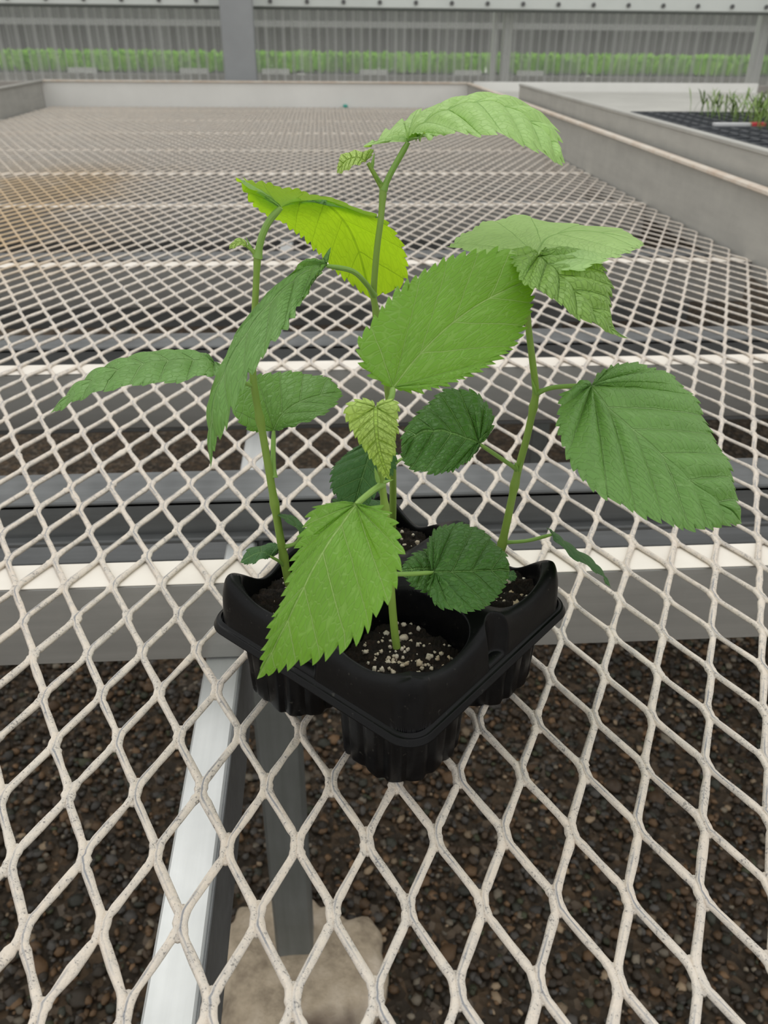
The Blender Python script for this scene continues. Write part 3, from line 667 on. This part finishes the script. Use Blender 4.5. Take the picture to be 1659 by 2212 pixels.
def px3(pts, dY=0.0): return np.array([at(p[0], p[1], p[2] + dY) for p in pts])
def leaf(plant, mat, mid, Lp, Rp, t0=.34, nl=6, nt=22, amp=.0022, quilt=.0006, camber=.05, nf=2, ampL=None, pet=None, pr=.0011, name='leaf', label=None, flip=False):
    mid3 = px3(mid); ns = 32
    fr = np.array([0, .22, .45, .68, .88, .985]); sides = []
    base, tip = mid3[0], mid3[-1]; length = np.linalg.norm(np.diff(mid3, axis=0), axis=1).sum()
    allV, allF, UV1, UV2 = [], [], [], []; nv = 0
    for side, bp in ((0, Lp), (1, Rp)):
        tt = np.r_[((np.arange(nt)[:, None] + fr[None]) / nt).ravel(), 1.0]; tn = len(tt)
        f = np.r_[np.tile(fr, nt), 0.0]
        B = spline(np.vstack([base[None], px3(bp), tip[None]]), tt)
        mt = np.clip((tt - t0) / (1 - t0), 0, 1) ** 1.08; Mm = spline(mid3, mt)
        tang = np.gradient(B, tt, axis=0); tang /= np.linalg.norm(tang, axis=1)[:, None] + 1e-9
        rib = B - Mm; rl = np.linalg.norm(rib, axis=1)
        rd = rib / (rl[:, None] + 1e-9)
        out = rd - tang * np.sum(rd * tang, 1)[:, None]; out /= np.linalg.norm(out, axis=1)[:, None] + 1e-6
        tooth_r = np.repeat(RNG.uniform(.65, 1.25, nt), 6); tooth_r = np.r_[tooth_r, 1]
        env = np.clip(tt / .06, 0, 1) * np.clip((1 - tt) / .04, 0, 1) * np.clip(rl / (3 * amp), .15, 1)
        am = amp if (side or ampL is None) else ampL
        tf = np.interp(f, [0, .25, .5, .75, .9, 1], [0, .42, .7, .92, 1, .0]) - .35
        off = (out * (am * tf * tooth_r * env)[:, None] + tang * (am * .55 * np.clip(tf + .35, 0, 1) * tooth_r * env)[:, None])
        s = np.r_[np.linspace(0, 1, ns) ** .9]
        G = Mm[:, None] + rib[:, None] * s[None, :, None]
        fall = np.clip((s - .86) / .14, 0, 1) ** 1.5
        G = G + off[:, None] * fall[None, :, None]
        # normals
        dt = np.gradient(G, axis=0); ds = np.gradient(G, axis=1); nrm = np.cross(ds, dt) if side == 0 else np.cross(dt, ds)
        nn_ = np.linalg.norm(nrm, axis=2); avg = nrm.sum((0, 1)); avg /= np.linalg.norm(avg)
        nrm = np.where(nn_[..., None] > 1e-12, nrm / np.maximum(nn_, 1e-12)[..., None], avg)
        sgn = np.sign((nrm @ avg)); sgn[sgn == 0] = 1; nrm = nrm * sgn[..., None]
        # smooth the normals towards the average for stability
        nrm = .6 * nrm + .4 * avg; nrm /= np.linalg.norm(nrm, axis=2)[..., None]
        sides.append(dict(G=G, nrm=nrm, avg=avg, tt=tt, rl=rl, s=s, B=B, Mm=Mm))
    # make both halves share one upward normal
    a0, a1 = sides[0]['avg'], sides[1]['avg']
    if np.dot(a0, a1) < 0: sides[1]['nrm'] *= -1; a1 = -a1
    up = a0 + a1
    view = CAM - mid3[len(mid3) // 2]
    top_sign = 1.0 if (np.dot(up, view) > 0) != flip else -1.0
    for side, sd_ in enumerate(sides):
        G, nrm, tt, rl, s = sd_['G'], sd_['nrm'] * top_sign, sd_['tt'], sd_['rl'], sd_['s']; tn = len(tt)
        phi = np.where(tt < t0, tt / t0 * nf, nf + (tt - t0) / (1 - t0) * nl)
        fp = np.abs(np.sin(math.pi * phi)) ** .7
        env = np.sin(math.pi * np.clip(s, 0, 1) ** .8) ** .6
        qs = np.clip(rl / .011, 0, 1)[:, None]
        dsp = 1.7 * quilt * qs * fp[:, None] * env[None] + camber * rl[:, None] * (s * (1 - s) * 1.0)[None]
        tert = np.abs(np.sin(s[None] * rl[:, None] / .0056 * math.pi + 1.1 * np.sin(phi[:, None] * 2.3)))
        dsp = dsp + quilt * qs * .42 * tert * fp[:, None] * env[None]
        edge = np.clip((s - .8) / .2, 0, 1) ** 2
        dsp = dsp + edge[None] * .0007 * np.sin(tt * nt * 1.9 + side)[:, None] * np.clip(rl / .01, 0, 1)[:, None]
        G = G + nrm * dsp[..., None]
        i = (np.arange(tn - 1)[:, None] * ns + np.arange(ns - 1)[None]).ravel()
        F = np.stack([i, i + ns, i + ns + 1, i + 1], 1) if side == 0 else np.stack([i, i + 1, i + ns + 1, i + ns], 1)
        dG = np.linalg.norm(np.gradient(G, axis=0), axis=2) / np.maximum(np.gradient(phi), 1e-6)[:, None]
        allV.append(G.reshape(-1, 3)); allF.append(F + nv); nv += G.shape[0] * G.shape[1]
        UV1.append(np.stack([np.broadcast_to(phi[:, None], (tn, ns)), s[None] * rl[:, None]], -1).reshape(-1, 2))
        UV2.append(np.stack([dG, np.broadcast_to(s[None], (tn, ns))], -1).reshape(-1, 2))
    V, F = np.vstack(allV), np.vstack(allF)
    # orient faces so that they face the upper side
    q = V[F[len(F) // 4]]; fn = np.cross(V[F[:, 1]] - V[F[:, 0]], V[F[:, 2]] - V[F[:, 0]]).sum(0)
    if np.dot(fn, up * top_sign) < 0: F = F[:, ::-1]
    o = mk(name, V, F, LEAF[mat], plant, uv={'vein': np.vstack(UV1), 'span': np.vstack(UV2)})
    import bmesh
    bm = bmesh.new(); bm.from_mesh(o.data); bmesh.ops.remove_doubles(bm, verts=bm.verts, dist=2e-5); bm.to_mesh(o.data); bm.free()
    if label: o['label'] = label
    if pet:
        c = spline(px3(pet), 14); r = np.interp(np.linspace(0, 1, 14), [0, .12, .85, 1], [pr * 1.5, pr, pr * .95, pr * .7])
        t = MB(); t.tube(c, list(r), 9); t.build('petiole', M['stem_light'], o)
    return o
def stem(plant, pts, r0, r1, nodes=()):
    c = spline(px3(pts), 60); r = np.linspace(r0, r1, 60)
    for nd, h in nodes:
        r = r * (1 + h * np.exp(-((np.linspace(0, 1, 60) - nd) / .018) ** 2))
    t = MB(); t.tube(c, list(r), 14); return t.build('stem', M['stem'], plant)
def stipule(plant, p0, p1, w=.0007):
    c = spline(px3([p0, p1]), 5); t = MB(); t.tube(c, [w, w * 1.1, w * .8, w * .5, w * .1], 7); t.build('stipule', M['stem_light'], plant)

# ---- left plant
YL = -.020
pl = thing('tree_seedling', tuple(at(622, 1258, YL)), 'seedling in the left cell, with a backlit yellow-green leaf at its top', 'seedling', None)
stem(pl, [(624, 1262, YL), (612, 1200, YL), (600, 1130, YL - .002), (585, 1040, YL - .004), (568, 940, YL - .004), (549, 835, YL - .004), (546, 770, YL - .002), (551, 660, YL), (556, 556, YL)], .0024, .0015, [(.10, .25), (.30, .3), (.57, .35), (.995, .2)])
bs = spline(px3([(556, 556, YL), (545, 541, YL), (532, 531, YL)]), 10); t = MB(); t.tube(bs, list(np.linspace(.0013, .0007, 10)), 9); t.build('shoot_tip', M['stem'], pl)
leaf(pl, 'glow', [(607, 448, -.02), (640, 436, 0), (700, 438, .03), (745, 480, .06), (772, 535, .075), (788, 590, .08), (800, 645, .085)],
     [(575, 428, -.025), (545, 408, -.03), (513, 385, -.028), (533, 418, -.018), (560, 455, -.004), (600, 475, .012), (640, 500, .03), (680, 535, .05), (720, 580, .065), (760, 612, .078)],
     [(582, 425, -.02), (556, 408, -.024), (527, 387, -.022), (550, 392, -.01), (600, 402, .01), (680, 420, .04), (750, 440, .05), (810, 465, .055), (850, 500, .06), (873, 545, .068), (878, 590, .078), (862, 618, .082), (828, 635, .085)],
     t0=.4, nl=5, nt=24, amp=.0024, pet=[(556, 556, YL), (566, 510, YL), (583, 475, YL), (607, 448, YL)], pr=.0017, label='backlit yellow-green leaf seen from below', flip=True)
leaf(pl, 'mid', [(464, 788, -.030), (430, 780, -.032), (380, 779, -.034), (320, 785, -.036), (260, 798, -.038), (210, 819, -.04), (160, 851, -.042), (108, 893, -.045)],
     [(456, 775, -.020), (440, 766, -.012), (411, 760, -.008), (380, 758, -.006), (332, 761, -.006), (285, 769, -.008), (247, 782, -.012), (206, 802, -.018), (177, 825, -.025), (152, 847, -.032), (127, 872, -.04)],
     [(475, 787, -.035), (476, 797, -.045), (466, 808, -.052), (440, 812, -.056), (399, 821, -.060), (360, 828, -.062), (316, 828, -.062), (275, 835, -.062), (234, 842, -.060), (200, 851, -.058), (165, 866, -.054), (136, 881, -.05)],
     t0=.22, nl=7, nt=24, ampL=.0003, amp=.0018, quilt=.0013, pet=[(546, 832, YL - .004), (531, 828, -.026), (500, 806, -.028), (464, 788, -.030)], pr=.0010, label='narrow drooping leaf reaching out to the left')
leaf(pl, 'mid', [(591, 931, -.008), (606, 900, -.004), (640, 873, 0), (690, 855, .004), (739, 848, .006)],
     [(575, 932, -.012), (547, 930, -.016), (524, 917, -.018), (508, 901, -.018), (503, 880, -.014), (508, 852, -.006), (528, 828, .004), (557, 812, .012), (585, 807, .016), (614, 804, .02), (652, 806, .022), (689, 812, .02), (718, 824, .015)],
     [(606, 928, -.012), (645, 917, -.016), (672, 907, -.016), (699, 894, -.013), (720, 877, -.007), (732, 861, 0)],
     t0=.52, nl=4, nt=20, amp=.0017, pet=[(592, 1032, YL - .004), (590, 985, -.018), (591, 931, -.008)], pr=.0014)
leaf(pl, 'deep', [(584, 1202, -.030), (568, 1193, -.030), (545, 1200, -.030), (519, 1215, -.030)],
     [(594, 1198, -.026), (603, 1183, -.018), (592, 1175, -.014), (567, 1177, -.014), (543, 1184, -.018), (529, 1196, -.024)],
     [(581, 1205, -.033), (565, 1209, -.038), (551, 1215, -.038), (536, 1219, -.034)], t0=.35, nl=3, nt=10, amp=.001, quilt=.0004, pet=[(614, 1224, YL), (602, 1212, -.026), (584, 1202, -.030)], pr=.0009)
leaf(pl, 'deep', [(655, 1150, -.028), (643, 1138, -.028), (625, 1122, -.028), (599, 1113, -.028)],
     [(662, 1144, -.02), (650, 1128, -.016), (633, 1117, -.016), (617, 1110, -.02)],
     [(652, 1156, -.034), (638, 1142, -.038), (622, 1127, -.036), (610, 1120, -.032)], t0=.3, nl=3, nt=8, amp=.0016, quilt=.0003, pet=[(612, 1182, YL), (640, 1173, -.024), (655, 1150, -.028)], pr=.0012)
leaf(pl, 'young', [(534, 532, YL), (522, 524, YL), (508, 526, YL), (495, 538, YL)], [(532, 522, -.015), (525, 516, -.013), (509, 518, -.013), (498, 527, -.017)],
     [(528, 532, -.024), (520, 531, -.026), (508, 534, -.025)], t0=.3, nl=4, nt=8, amp=.0007, quilt=.0003, label='tiny unfolding leaf')
stipule(pl, (544, 540, YL), (531, 512, YL), .0006); stipule(pl, (588, 1045, YL), (594, 1008, YL), .0007); stipule(pl, (548, 835, YL), (546, 802, YL - .006), .0008)

# ---- back plant
YB = .036
pb = thing('tree_seedling', tuple(at(848, 1135, YB)), 'tallest seedling, rooted in the back cell, topped by one long arching leaf', 'seedling')
stem(pb, [(848, 1140, YB), (849, 1060, YB), (847, 960, YB), (838, 850, YB), (825, 760, YB - .002), (812, 670, YB - .004), (807, 635, YB - .004), (814, 540, YB - .004), (823, 470, YB - .003), (828, 408, YB)], .0023, .0016, [(.68, .35), (.99, .3)])
bs = spline(px3([(828, 410, YB), (812, 382, YB), (795, 352, YB)]), 10); t = MB(); t.tube(bs, list(np.linspace(.0015, .0010, 10)), 9); t.build('shoot_tip', M['stem'], pb)
leaf(pb, 'pale', [(882, 307, YB), (905, 276, YB), (942, 250, .034), (990, 230, .032), (1040, 221, .03), (1090, 231, .026), (1140, 262, .02), (1180, 302, .012), (1221, 354, .0)],
     [(862, 308, .034), (825, 312, .036), (787, 316, .04), (815, 302, .045), (843, 282, .05), (874, 262, .054), (890, 247, .056), (913, 240, .056), (950, 229, .056), (995, 214, .056), (1035, 206, .055), (1075, 208, .053), (1112, 218, .05), (1152, 237, .045), (1188, 266, .035), (1203, 295, .022), (1211, 324, .008)],
     [(890, 302, .03), (905, 299, .02), (921, 301, .01), (940, 292, .004), (962, 292, .0), (1005, 287, -.006), (1040, 291, -.010), (1073, 290, -.012), (1112, 301, -.014), (1156, 323, -.014), (1188, 340, -.01)],
     t0=.34, nl=7, nt=17, amp=.0054, quilt=.0017, pet=[(828, 410, YB), (842, 378, YB), (863, 340, YB), (882, 307, YB)], pr=.0016, label='arching top leaf with coarse teeth, sky sheen in its colour')
leaf(pb, 'young', [(789, 350, YB), (770, 342, YB), (748, 350, YB), (728, 374, YB)], [(799, 340, .04), (805, 326, .045), (793, 324, .047), (778, 328, .048), (761, 327, .048), (743, 332, .046), (732, 346, .042)],
     [(785, 350, .03), (772, 356, .026), (755, 363, .026), (739, 372, .03)], t0=.3, nl=7, nt=15, amp=.0009, quilt=.0005, label='small crinkled young leaf')
leaf(pb, 'mid', [(705, 574, .012), (664, 586, -.010), (606, 632, -.032), (548, 700, -.050), (502, 772, -.060), (470, 848, -.068), (458, 915, -.074), (455, 1012, -.078)],
     [(712, 556, .016), (716, 535, .02), (698, 556, .016), (683, 566, .01), (665, 562, .004), (650, 568, -.002), (632, 586, -.010), (600, 615, -.020), (566, 647, -.030), (538, 682, -.038), (515, 714, -.043), (490, 765, -.048), (468, 818, -.053), (454, 863, -.056), (450, 913, -.062), (454, 960, -.070)],
     [(698, 582, .004), (685, 598, -.012), (668, 626, -.028), (650, 655, -.042), (628, 685, -.054), (606, 718, -.064), (583, 748, -.070), (556, 785, -.074), (532, 815, -.078), (520, 850, -.080), (497, 893, -.082), (478, 932, -.080), (463, 968, -.077)],
     t0=.3, nl=7, nt=18, ampL=.0004, camber=.01, amp=.0036, quilt=.0012, pet=[(808, 638, YB - .004), (790, 612, .024), (760, 585, .018), (705, 574, .012)], pr=.0014, label='long green leaf hanging down in front of the left stem')
leaf(pb, 'deep', [(806, 955, .012), (797, 987, .004), (782, 1034, -.004), (765, 1093, -.012)],
     [(790, 957, .014), (770, 964, .014), (748, 983, .012), (724, 1003, .008), (716, 1030, .0), (717, 1055, -.006), (730, 1075, -.010), (747, 1088, -.012)],
     [(826, 954, .010), (852, 975, .006), (855, 1003, 0), (840, 1035, -.006), (815, 1065, -.012), (788, 1090, -.014)], t0=.35, nl=5, nt=14, amp=.0018, label='dark leaf in the shade behind the small yellow one')
leaf(pb, 'deep', [(838, 1098, .01), (800, 1095, .006), (755, 1090, .0), (716, 1079, -.004)], [(830, 1084, .02), (800, 1078, .02), (760, 1074, .015), (732, 1076, .006)],
     [(825, 1112, -.004), (790, 1116, -.01), (750, 1110, -.01), (728, 1095, -.006)], t0=.3, nl=4, nt=10, amp=.0018)
t = MB(); t.tube(spline(px3([(848, 1012, YB), (858, 998, YB + .002), (872, 989, YB + .006)]), 6), .0009, 8); t.build('petiole', M['stem_light'], pb)
stipule(pb, (803, 363, YB), (809, 330, YB), .0009); stipule(pb, (826, 400, YB), (813, 378, YB - .003), .0008); stipule(pb, (803, 640, YB - .005), (799, 612, YB - .006), .0006)

# ---- right plant
YR = -.012
pr_ = thing('tree_seedling', tuple(at(1082, 1190, YR)), 'seedling in the right cell, with a broad deep-green leaf held out to the right', 'seedling')
stem(pr_, [(1080, 1200, YR), (1087, 1165, YR), (1101, 1100, YR), (1118, 1020, YR), (1138, 945, YR), (1154, 870, YR), (1157, 840, YR), (1149, 770, YR), (1141, 700, YR), (1138, 630, YR), (1146, 575, YR)], .0024, .0015, [(.05, .3), (.28, .3), (.56, .35)])
leaf(pr_, 'pale', [(1156, 550, -.012), (1180, 515, .02), (1230, 500, .035), (1300, 503, .03), (1391, 526, .01)],
     [(1120, 556, -.016), (1060, 552, -.012), (1004, 541, -.004), (971, 532, .004), (1004, 505, .03), (1039, 485, .05), (1069, 475, .062), (1125, 466, .075), (1169, 474, .072), (1212, 483, .064), (1264, 487, .058), (1321, 492, .048), (1358, 504, .032)],
     [(1185, 575, -.03), (1222, 586, -.038), (1262, 580, -.036), (1299, 565, -.028), (1335, 553, -.018), (1368, 540, -.004)],
     t0=.5, nl=4, nt=24, amp=.0018, quilt=.0004, pet=[(1146, 575, YR), (1150, 562, YR), (1156, 550, -.012)], pr=.0014, label='broad leaf spread flat at the top, sky sheen in its colour')
leaf(pr_, 'fresh', [(1162, 555, -.020), (1186, 576, -.032), (1216, 606, -.042), (1250, 642, -.05), (1285, 682, -.056), (1322, 716, -.06), (1358, 731, -.06)],
     [(1148, 541, -.016), (1117, 538, -.018), (1108, 554, -.026), (1112, 573, -.036), (1124, 598, -.046), (1138, 616, -.052), (1153, 625, -.056), (1173, 629, -.058), (1192, 641, -.061), (1213, 662, -.064), (1240, 680, -.066), (1270, 694, -.067), (1300, 708, -.066), (1336, 727, -.062)],
     [(1165, 551, -.018), (1175, 545, -.012), (1203, 542, -.008), (1238, 539, -.006), (1262, 549, -.008), (1290, 567, -.014), (1308, 590, -.022), (1321, 623, -.032), (1316, 657, -.042), (1318, 688, -.05), (1331, 719, -.057)],
     t0=.42, nl=6, nt=22, amp=.0022, quilt=.0017, pet=[(1146, 577, YR), (1152, 566, -.016), (1162, 555, -.020)], pr=.0012, label='crinkled leaf with a long tip')
leaf(pr_, 'mid', [(1276, 834, -.030), (1318, 886, -.044), (1377, 937, -.056), (1437, 990, -.066), (1510, 1058, -.074), (1602, 1131, -.078)],
     [(1255, 842, -.032), (1232, 846, -.036), (1214, 856, -.040), (1208, 885, -.048), (1207, 915, -.056), (1210, 945, -.064), (1222, 975, -.071), (1238, 1006, -.078), (1262, 1038, -.085), (1290, 1062, -.090), (1330, 1084, -.094), (1367, 1104, -.097), (1410, 1120, -.099), (1450, 1132, -.099), (1495, 1143, -.097), (1530, 1139, -.092), (1570, 1134, -.086)],
     [(1290, 812, -.022), (1313, 798, -.014), (1340, 787, -.008), (1370, 786, -.004), (1402, 793, -.002), (1432, 803, 0), (1455, 815, -.001), (1476, 835, -.004), (1499, 858, -.009), (1514, 883, -.015), (1526, 913, -.022), (1537, 940, -.03), (1556, 968, -.038), (1573, 998, -.046), (1582, 1028, -.054), (1585, 1058, -.062), (1591, 1086, -.068), (1598, 1115, -.074)],
     t0=.50, nl=6, nf=3, nt=26, amp=.0024, quilt=.0021, camber=.06, pet=[(1157, 850, YR), (1190, 838, -.016), (1235, 834, -.024), (1276, 834, -.030)], pr=.0013, label='broad leaf held out to the right')
leaf(pr_, 'dark', [(1034, 958, -.038), (1000, 945, -.040), (955, 932, -.042), (905, 938, -.044), (867, 968, -.048)],
     [(1046, 945, -.036), (1060, 934, -.032), (1065, 911, -.026), (1060, 886, -.02), (1045, 864, -.014), (1028, 850, -.012), (1001, 842, -.01), (972, 840, -.012), (943, 855, -.016), (918, 880, -.022), (896, 900, -.03), (878, 925, -.038), (868, 948, -.044)],
     [(1022, 968, -.044), (1021, 984, -.048), (1008, 998, -.054), (990, 1009, -.058), (967, 1019, -.062), (943, 1023, -.064), (918, 1020, -.064), (889, 1012, -.060), (872, 994, -.054)],
     t0=.46, nl=5, nf=3, nt=20, amp=.0017, quilt=.0014, pet=[(1117, 1014, YR), (1085, 992, -.024), (1034, 958, -.038)], pr=.0012, label='glossy dark green leaf left of the stem')
leaf(pr_, 'deep', [(1191, 1155, -.028), (1216, 1172, -.03), (1250, 1197, -.032), (1290, 1228, -.036), (1320, 1271, -.042)],
     [(1183, 1141, -.014), (1211, 1163, -.002), (1242, 1188, .0), (1279, 1210, -.006), (1303, 1240, -.022)],
     [(1200, 1168, -.038), (1228, 1197, -.048), (1262, 1220, -.052), (1294, 1240, -.05), (1310, 1260, -.046)], t0=.25, nl=5, nt=14, amp=.0012, pet=[(1090, 1172, YR), (1140, 1168, -.018), (1191, 1155, -.028)], pr=.0011, label='low leaf seen almost edge-on')
leaf(pr_, 'deep', [(1096, 1244, -.045), (1106, 1243, -.045), (1117, 1246, -.045)], [(1098, 1236, -.040), (1108, 1233, -.040)], [(1098, 1252, -.048), (1109, 1254, -.048)], t0=.3, nl=3, nt=6, amp=.001, quilt=.0002)
stipule(pr_, (1157, 850, YR - .002), (1148, 818, YR - .004), .001); stipule(pr_, (1118, 1015, YR - .002), (1112, 998, YR - .004), .0009); stipule(pr_, (1122, 1018, YR - .002), (1128, 996, YR - .004), .0009)

# ---- front plant
YF = -.083
pf = thing('tree_seedling', tuple(at(856, 1392, YF)), 'seedling in the front cell, its big toothed leaf hanging over the tray edge', 'seedling')
stem(pf, [(857, 1398, YF), (852, 1360, YF), (846, 1290, YF), (841, 1200, YF), (834, 1120, YF), (826, 1050, YF), (821, 990, YF), (824, 930, YF), (838, 875, YF)], .0021, .0015, [(.62, .35)])
leaf(pf, 'bright', [(849, 837, -.080), (895, 778, -.072), (960, 712, -.060), (1030, 660, -.048), (1095, 626, -.040), (1148, 603, -.034)],
     [(836, 834, -.080), (815, 820, -.080), (795, 800, -.079), (781, 775, -.077), (773, 745, -.074), (783, 724, -.071), (800, 704, -.068), (815, 683, -.065), (832, 660, -.061), (858, 630, -.056), (886, 609, -.051), (917, 588, -.046), (945, 572, -.041), (978, 555, -.036), (1012, 548, -.032), (1045, 544, -.029), (1078, 541, -.026), (1110, 552, -.026), (1132, 575, -.029)],
     [(862, 842, -.080), (885, 845, -.080), (915, 841, -.079), (955, 832, -.077), (1000, 815, -.073), (1045, 793, -.068), (1085, 766, -.062), (1112, 742, -.056), (1128, 712, -.051), (1140, 680, -.046), (1149, 645, -.040)],
     t0=.52, nl=4, nt=24, amp=.0028, quilt=.0005, pet=[(838, 875, YF), (846, 857, -.082), (849, 837, -.080)], pr=.0014, label='large bright green leaf in the centre')
leaf(pf, 'young', [(811, 880, -.090), (812, 920, -.098), (816, 960, -.100), (828, 1002, -.100), (846, 1038, -.097)],
     [(806, 868, -.088), (787, 862, -.088), (762, 867, -.090), (747, 882, -.092), (747, 902, -.093), (756, 921, -.094), (770, 942, -.095), (779, 962, -.096), (795, 978, -.097), (806, 997, -.098), (816, 1012, -.098), (830, 1029, -.098)],
     [(818, 868, -.087), (835, 863, -.086), (854, 868, -.087), (862, 885, -.089), (857, 909, -.091), (859, 929, -.092), (855, 952, -.094), (851, 979, -.096), (844, 1005, -.097), (840, 1024, -.097)],
     t0=.42, nl=7, nt=15, amp=.0014, quilt=.0005, camber=.05, pet=[(823, 935, YF), (818, 905, -.086), (811, 880, -.090)], pr=.0009, label='small crinkled yellow-green young leaf')
leaf(pf, 'bright', [(769, 1090, -.098), (737, 1134, -.110), (710, 1172, -.118), (676, 1230, -.126), (643, 1297, -.132), (600, 1385, -.136), (555, 1467, -.136)],
     [(752, 1087, -.094), (728, 1086, -.092), (704, 1088, -.092), (680, 1102, -.095), (664, 1125, -.100), (653, 1155, -.106), (643, 1190, -.111), (632, 1222, -.116), (625, 1255, -.120), (616, 1285, -.124), (603, 1316, -.127), (590, 1345, -.130), (579, 1375, -.132), (574, 1403, -.134), (567, 1432, -.135)],
     [(779, 1091, -.100), (802, 1094, -.104), (828, 1104, -.110), (845, 1124, -.117), (857, 1150, -.124), (863, 1180, -.130), (864, 1210, -.135), (860, 1242, -.139), (848, 1272, -.142), (830, 1299, -.145), (812, 1325, -.147), (797, 1350, -.148), (775, 1372, -.149), (752, 1390, -.150), (722, 1405, -.150), (690, 1420, -.149), (655, 1428, -.146), (615, 1440, -.142), (585, 1453, -.139)],
     t0=.44, nl=6, nf=3, nt=20, amp=.0036, quilt=.0007, pet=[(826, 1046, YF), (800, 1064, -.090), (769, 1090, -.098)], pr=.0015, label='large bright green leaf drooping over the front rim')
leaf(pf, 'dark', [(935, 1237, -.072), (980, 1236, -.068), (1040, 1234, -.062), (1101, 1233, -.055)],
     [(931, 1220, -.066), (925, 1206, -.060), (924, 1186, -.054), (928, 1164, -.048), (940, 1146, -.043), (963, 1134, -.038), (987, 1131, -.036), (1011, 1134, -.035), (1034, 1142, -.035), (1054, 1158, -.037), (1074, 1178, -.041), (1089, 1196, -.046), (1098, 1216, -.050)],
     [(930, 1248, -.076), (925, 1267, -.082), (929, 1288, -.087), (941, 1304, -.090), (960, 1314, -.092), (985, 1319, -.092), (1010, 1321, -.090), (1036, 1316, -.086), (1058, 1303, -.080), (1077, 1284, -.073), (1090, 1262, -.065)],
     t0=.5, nl=4, nf=3, nt=20, amp=.0018, quilt=.0015, pet=[(843, 1240, YF), (880, 1240, -.080), (935, 1237, -.072)], pr=.0012, label='rounded deep green leaf low over the right of the front cell')
leaf(pf, 'dark', [(962, 1232, -.062), (930, 1230, -.062), (900, 1230, -.063), (865, 1233, -.064)],
     [(955, 1205, -.052), (930, 1186, -.048), (905, 1192, -.050), (880, 1210, -.056)], [(955, 1265, -.070), (926, 1281, -.076), (902, 1272, -.074), (880, 1252, -.069)], t0=.35, nl=4, nt=12, amp=.0018, quilt=.001)
stipule(pf, (817, 1040, YF - .003), (809, 1010, YF - .004), .0010); stipule(pf, (829, 1042, YF - .003), (850, 1036, YF - .004), .0007)
